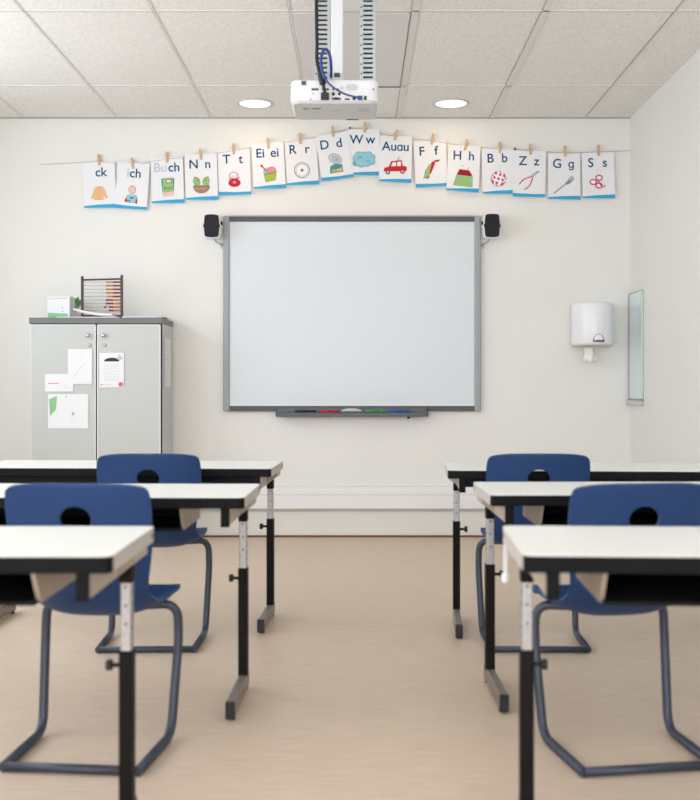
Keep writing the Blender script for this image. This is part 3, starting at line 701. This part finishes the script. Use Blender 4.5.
# ------------------------------------------------------------------ projector
PYB = 4.38                                     # its back panel, facing us
qx0, qz1 = at(290.5, 79.5, PYB); qx1, qz0 = at(378.5, 101, PYB)
pcx = (qx0+qx1)/2; hp = (qx1-qx0)/2; PD = .275
PH = qz1-qz0
pj = thing('projector', 'white ceiling projector with its socket panel facing the room', 'projector', (pcx, PYB, qz0))
bd = B().prism(rrect(-hp, hp, 0, PD, .035, 6), 'z', 0, PH, 'whiteplastic', .010, 3)
bd.build('body', pj)
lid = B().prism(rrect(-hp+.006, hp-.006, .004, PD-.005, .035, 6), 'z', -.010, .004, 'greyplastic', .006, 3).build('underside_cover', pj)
lg = B()
def under(x0, x1, y0, y1, m): lg.box(x0, x1, y0, y1, -.0108, -.0099, m)
under(-.135, -.118, .075, .095, 'ink_dark'); under(-.113, -.106, .075, .088, 'ink_dark'); under(-.095, -.060, .075, .090, 'ink_dark')
under(-.135, -.05, .045, .052, 'ink'); under(-.02, .03, .10, .13, 'lid_grey'); under(-.04, .035, .06, .066, 'ink'); under(.045, .10, .255, .27, 'gap')
for k in range(6): under(.10, .15, .07+.012*k, .075+.012*k, 'lid_grey')
lg.build('printed_marks', lid)
def px_(px): return (px-290.5)/88*2*hp-hp
def pz_(py): return PH*(101-py)/21.5
pan = B().prism(rrect(px_(309.5), px_(368.5), pz_(100.2), pz_(81.5), .003, 2), 'y', -.0015, .004, 'whiteplastic', .001)
pn = pan.build('socket_panel', pj)
def port(x0, x1, y0, y1, m, name='port', ring=None):
    b = B()
    b.box(px_(x0), px_(x1), -.006, .0, pz_(y1), pz_(y0), m, .001)
    return b.build(name, pn)
def jack(x, y, r, m):
    B().cyl((px_(x), 0, pz_(y)), (px_(x), -.007, pz_(y)), r, m, n=12).build('jack', pn)
port(311.5, 318.5, 88.6, 90.4, 'gap'); port(322, 329, 88.8, 90.4, 'gap'); port(331.8, 341, 98, 100.2, 'ink_dark'); port(334, 338.5, 97.8, 100, 'cable_blue')
port(344.5, 349.5, 98.8, 100.2, 'gap'); port(352.5, 355.6, 97.6, 100, 'black'); port(364, 366.6, 96.2, 100, 'gap')
jack(333.3, 94.2, .007, 'black'); jack(339.3, 94.2, .0055, 'black'); jack(333.3, 89.6, .0042, 'dkred'); jack(337.8, 89.6, .0042, 'gap'); jack(342, 88, .005, 'ltgrey'); jack(313, 94.2, .002, 'grey'); jack(310.5, 99.5, .003, 'grey')
gr = B()
for k in range(7):
    z = pz_(87.5)-.013+.0043*k; w2 = .026*math.sqrt(max(.05, 1-((k-3)/3.6)**2))
    gr.box(px_(352)-w2, px_(352)+w2, -.0028, .0, z, z+.0018, 'lid_grey')
gr.build('speaker_vent', pn)
port(301.5, 306, 81.3, 85.2, 'dkframe', 'latch'); jack(373.3, 89.5, .003, 'gap')
B().cyl((-hp-.003, .07, PH*.35), (-hp+.004, .07, PH*.35), .015, 'whiteplastic').build('side_button', pj)
# mount above it
mt = thing('projector_mount', 'white ceiling column and plate carrying the projector', 'projector mount', (pcx, PYB+.14, CEIL))
zt_ = qz1-CEIL
wx = at(337.3, 0, PYB+.14)[0]-pcx
B().box(wx-.026, wx+.026, -.03, .03, zt_+.03, -.001, 'whiteplastic', .006).build('column', mt)
B().box(-.11, .13, -.09, .09, zt_+.002, zt_+.012, 'greyplastic', .003).build('mounting_plate', mt)
B().box(wx-.03, wx+.034, -.05, -.03, zt_+.012, zt_+.052, 'galv', .003).box(wx-.012, wx+.012, -.053, -.049, zt_+.036, zt_+.054, 'gap').box(wx-.05, wx+.055, -.055, -.02, zt_+.010, zt_+.02, 'galv', .002).build('clamp_bracket', mt)
for px0, px1, lbl in ((314.5, 330, 'perforated steel upright left of the white projector column'), (359.5, 375.5, 'perforated steel upright right of the white projector column')):
    xa = at(px0, 0, PYB+.15)[0]; xb = at(px1, 0, PYB+.15)[0]; hw2 = (xb-xa)/2
    u = thing('slotted_upright', lbl, 'steel upright', ((xa+xb)/2, PYB+.15, qz1+.014), 0, 'perforated steel uprights above the projector')
    H2 = CEIL-qz1-.016
    b = B().box(-hw2, -hw2+.016, -.012, .02, 0, H2, 'galv').box(hw2-.012, hw2, -.012, .02, 0, H2, 'galv')
    b.box(-hw2+.014, hw2-.01, .014, .02, 0, H2, 'tray')
    b.build('side_flange', u)
    b = B(); z = 0; k = 0
    while z < H2-.012:
        b.box(-hw2+.014, hw2-.010, -.010, -.004, z, z+.0125, 'galv', .0015); z += .0205; k += 1
    b.build('slotted_web', u)
    b = B(); z = .01
    while z < H2-.01: b.cyl((-hw2+.008, -.0125, z), (-hw2+.008, -.011, z), .0038, 'gap', n=8); z += .041
    b.build('hole_row', u)
# cables
def P3(px, py, y): x, z = at(px, py, y); return Vector((x, y, z))
def smooth(pts, n=8):
    out = []
    for i in range(len(pts)-1):
        p0, p1, p2, p3 = pts[max(i-1, 0)], pts[i], pts[i+1], pts[min(i+2, len(pts)-1)]
        for k in range(n):
            t = k/n; out.append(.5*((2*p1)+(p2-p0)*t+(2*p0-5*p1+4*p2-p3)*t*t+(3*p1-p0-3*p2+p3)*t**3))
    out.append(pts[-1]); return out
full = [P3(331, 77, 4.42), P3(331.2, 68, 4.37), P3(330.4, 58, 4.345), P3(328.2, 51.5, 4.335), P3(325.6, 49.5, 4.33), P3(322.8, 52, 4.33), P3(321.2, 58, 4.33), P3(321.4, 66, 4.33), P3(323.5, 75, 4.33), P3(326, 80, 4.335)]
thin = [P3(325.6, 79, 4.335), P3(329, 83.5, 4.34), P3(335, 88.5, 4.345), P3(345, 94, 4.35), P3(354, 96.5, 4.352), P3(359, 97.6, 4.352), P3(360, 98.5, 4.370)]
bc = thing('video_cable', 'looped blue cable plugged into the projector panel', 'cable', P3(360, 98.5, 4.37))
cd = B().tube([p-Vector(bc.location) for p in smooth(full)], .0062, 'cable_blue', 10)
cd.tube([p-Vector(bc.location) for p in smooth(thin)], .0038, 'cable_blue', 10).build('cord', bc)
B().box(-.010, .010, -.022, .0, -.007, .007, 'cable_blue', .002).build('plug', bc)
bk = thing('power_cable', 'black cable with chunky plug running down into projector panel', 'cable', P3(325, 97, 4.37))
bp_ = Vector(bk.location)
kb = [P3(317.5, -26, 4.45), P3(316.6, -8, 4.40), P3(316.6, 20, 4.36), P3(317.0, 44, 4.352), P3(316.9, 60, 4.352), P3(320.0, 75, 4.352)]
B().tube([p-bp_ for p in smooth(kb)], .0075, 'black', 10).build('cord', bk)
B().tube([p-bp_ for p in smooth([P3(320.5, 73, 4.352), P3(322, 80, 4.352), P3(323, 84, 4.352)])], .014, 'black', 12).build('ferrite_sleeve', bk)
B().tube([p-bp_ for p in smooth([P3(323, 83, 4.352), P3(324, 89, 4.352), P3(325, 94, 4.352)])], .007, 'black', 10).build('cord', bk)
B().box(-.017, .017, -.022, 0, -.014, .014, 'black', .003).build('plug', bk)

# ------------------------------------------------------------------ school desks
TH = .648; TT = .032; DD = .42; DW = 1.2
def desk(sg, xe, ye, deg, label, gap, beam=False):
    """sg +1: the aisle is on the +x end; xe, ye: middle of the aisle end"""
    th = math.radians(deg)
    t = thing('school_desk', label, 'desk', (xe-sg*DW/2*math.cos(th), ye-sg*DW/2*math.sin(th), 0), th, 'white topped school desks')
    hx, hy = DW/2, DD/2
    tp = B().prism(rrect(-hx, hx, -hy+.002, hy, .022, 5), 'z', TH-TT, TH-.001, 'topedge', 0)
    tp.prism(rrect(-hx, hx, -hy+.0005, hy, .022, 5), 'z', TH-.003, TH, 'top', .0012)
    tp.build('tabletop', t)
    B().prism(rrect(-hx+.001, hx-.001, -hy-.003, -hy+.030, .014, 4), 'z', TH-TT-.001, TH-.0028, 'edge', .002).build('front_edge', t)
    B().box(sg*hx-.0005 if sg < 0 else hx-.0015, sg*hx+.0015 if sg < 0 else hx+.0005, hy-.045, hy-.030, TH-.022, TH-.012, 'black').build('edge_stop', t)
    for s in (-1, 1):
        rx = s*(hx-.056)                       # rail under the top
        r = B().prism([(-hy+.012, TH-TT), (-hy+.012, TH-TT-.052), (hy-.10, TH-TT-.052), (hy-.03, TH-TT-.014), (hy-.03, TH-TT)], 'x', rx-.010, rx+.010, 'beige', .001)
        r.build('side_rail', t)
        B().box(rx-.0125, rx+.0125, -hy+.004, -hy+.0125, TH-TT-.054, TH-TT-.0005, 'edge', .001).build('rail_cap', t)
        lx = s*(hx-.045); ly = .125; sp_z = .414 if beam else .392
        leg = B().box(lx-.0115, lx+.0115, ly-.016, ly+.016, sp_z-.015, TH-TT-.06, 'zinc', .003)
        for k in range(6): leg.cyl((lx-.0122, ly, .44+.025*k), (lx+.0122, ly, .44+.025*k), .0035, 'gap', n=8)
        for k in range(4): leg.cyl((lx, ly-.0165, .45+.04*k), (lx, ly-.013, .45+.04*k), .003, 'gap', n=8)
        lo = leg.build('upper_leg', t)
        B().prism([(s*(hx-.008), TH-TT-.0005), (s*(hx-.008), TH-TT-.022), (s*(hx-.046), TH-TT-.050), (s*(hx-.046), TH-TT-.0005)], 'y', ly-.08, ly+.035, 'beige', .001).build('leg_head', t)
        B().box(lx-.0135, lx+.0135, ly-.019, ly+.019, TH-TT-.078, TH-TT-.030, 'blacksteel', .002).build('leg_collar', t)
        low = B().box(lx-.0145, lx+.0145, ly-.02, ly+.02, .05, sp_z, 'blacksteel', .003).build('lower_leg', t)
        kx = lx-s*.0145
        B().cyl((kx, ly, sp_z-.034), (kx-s*.018, ly, sp_z-.034), .005, 'black', n=10).cyl((kx-s*.018, ly, sp_z-.034), (kx-s*.030, ly, sp_z-.034), .012, 'black', n=10).build('clamp_screw', low)
        ft = B().box(lx-.013, lx+.013, -hy+.04, hy-.035, .010, .056, 'footbar', .003).build('foot_bar', t)
        B().box(lx-.0137, lx+.0137, -hy+.028, -hy+.0405, .008, .057, 'black', .002).build('end_cap', ft)
        B().cyl((lx, hy-.055, 0.0005), (lx, hy-.055, .011), .012, 'black', n=10).cyl((lx, -hy+.06, 0.0005), (lx, -hy+.06, .011), .012, 'black', n=10).build('glide', ft)
    # book box under the top
    bx = hx-gap
    B().box(-bx, bx, -hy+.055, hy-.06, TH-TT-.072, TH-TT-.065, 'box').box(-bx, bx, hy-.067, hy-.06, TH-TT-.07, TH-TT-.0005, 'box').build('book_shelf', t)
    for s in (-1, 1):
        B().prism([(-hy+.04, TH-TT-.0005), (-hy+.085, TH-TT-.072), (hy-.06, TH-TT-.072), (hy-.06, TH-TT-.0005)], 'x', s*bx-.004, s*bx+.004, 'beige').build('shelf_side', t)
    B().box(-hx+.066, hx-.066, -hy+.02, -hy+.045, TH-TT-.034, TH-TT-.0005, 'edge').build('front_beam', t) if beam else None
    return t
desk(1, -.322, 4.26, -2.5, 'white desk in the row nearest the board, left of the aisle', .2, True)
desk(-1, .355, 4.18, -3.5, 'white desk in the row nearest the board, right of the aisle', .2, True)
desk(1, -.316, 3.19, -1.0, 'white desk in the middle row, left of the aisle', .19)
desk(-1, .385, 3.26, .8, 'white desk in the middle row, right of the aisle', .16)
desk(1, -.453, 2.15, 0, 'white desk nearest the viewer, blurred, left of the aisle', .16)
d6 = desk(-1, .318, 2.16, -2.5, 'white desk nearest the viewer, blurred, right of the aisle', .16)
# strap hanging from the aisle end of the nearest right desk
stx, stz = at(505.5, 531, 2.33)
st = thing('plastic_strap', 'white plastic strap hanging at the aisle end of nearest right desk', 'strap', (stx, 2.33, stz), 0)
_, ze = at(0, 582, 2.33)
B().box(-.0045, .0045, -.0015, .0015, ze-stz+.008, 0, 'whiteplastic', .001).build('band', st)
B().ball((0, 0, ze-stz+.01), .011, 'whiteplastic', (.9, .5, 1.2), 10).build('tag_end', st)
B().box(-.004, .02, -.004, .004, -.006, .004, 'whiteplastic', .001).build('hook', st)

# ------------------------------------------------------------------ school chairs
def shell_mesh():
    prof = [(-.215, .719), (-.212, .695), (-.204, .64), (-.195, .58), (-.184, .52), (-.168, .46), (-.142, .415), (-.10, .376), (-.05, .356), (0, .354), (.06, .370), (.12, .388), (.165, .394), (.195, .386), (.205, .372)]
    wid = [.179, .188, .190, .188, .180, .168, .160, .162, .168, .173, .175, .176, .174, .166, .150]
    rise = [0, 0, 0, 0, .004, .012, .026, .036, .040, .036, .022, .008, .004, .000, -.004]   # sides of the seat curl up
    wrap = [.018, .022, .028, .032, .034, .034, .030, .018, .006, 0, 0, 0, 0, 0, 0]
    tm = bmesh.new(); n = 18; rows = []
    for (y, z), w_, r, q in zip(prof, wid, rise, wrap):
        row = []
        for k in range(n+1):
            u = -1+2*k/n
            uu = math.copysign(abs(u)**.92, u)
            zz = z + r*abs(u)**3
            if z > .705: zz -= .012*abs(u)**4
            row.append(tm.verts.new((w_*uu, y+q*u*u, zz)))
        rows.append(row)
    for a, c in zip(rows, rows[1:]):
        for k in range(n): tm.faces.new((a[k], a[k+1], c[k+1], c[k]))
    bmesh.ops.recalc_face_normals(tm, faces=tm.faces)
    b = B()._add(tm, 'blue'); o = b.build('shell_source')
    for p in o.data.polygons: p.use_smooth = True
    m = o.modifiers.new('a', 'SUBSURF'); m.levels = 1
    m = o.modifiers.new('b', 'SOLIDIFY'); m.thickness = .011; m.offset = 0
    cut = B().prism(ell(0, .628, .041, .033, 40), 'y', -.4, 0, 'blue').build('cutter')
    m = o.modifiers.new('c', 'BOOLEAN'); m.object = cut; m.operation = 'DIFFERENCE'; m.solver = 'EXACT'
    m = o.modifiers.new('d', 'BEVEL'); m.width = .004; m.segments = 2; m.limit_method = 'ANGLE'; m.angle_limit = math.radians(50)
    me = bpy.data.meshes.new_from_object(o.evaluated_get(bpy.context.evaluated_depsgraph_get()))
    bpy.data.objects.remove(o); bpy.data.objects.remove(cut)
    return me
SHELL = shell_mesh()
def frame_mesh(s):
    x = s*.205
    pts = [(s*.06, .02, .372), (s*.155, .05, .372), (s*.206, .075, .372), (x, .10, .33), (x-s*.004, .10, .30), (x-s*.012, .02, .016), (x-s*.012, -.03, .014), (x-s*.03, -.25, .014)]
    return pts
def chair(x, y, rz, label, grp='blue school chairs'):
    t = thing('school_chair', label, 'chair', (x, y, 0), rz, grp)
    o = bpy.data.objects.new('seat_shell', SHELL); COL.objects.link(o); o.parent = t
    for s in (-1, 1):
        B().tube(fillet([(s*.05, .03, .362), (s*.186, .085, .362), (s*.190, .085, .27), (s*.180, .04, .0135), (s*.172, -.24, .0135)], .05, 8), .0125, 'chairleg', 12).build('leg', t)
    B().tube([(-.055, .03, .358), (.055, .03, .358)], .013, 'chairleg', 12).box(-.06, .06, -.03, .07, .362, .376, 'black', .003).build('seat_support', t)
    B().tube([(-.171, -.235, .0135), (.171, -.235, .0135)], .0115, 'chairleg', 12).build('rear_crossbar', t)
    return t
c1 = chair(-.767, 4.03, math.radians(1.5), 'blue chair with oval hand hole at the far left desk')
chair(.665, 4.03, math.radians(-.5), 'blue chair with oval hand hole at the far right desk')
chair(-.69, 2.84, math.radians(-5), 'blue chair at the middle left desk, seen behind nearest desk')
chair(.69, 2.84, math.radians(9), 'blue chair at the middle right desk, seen behind nearest desk')
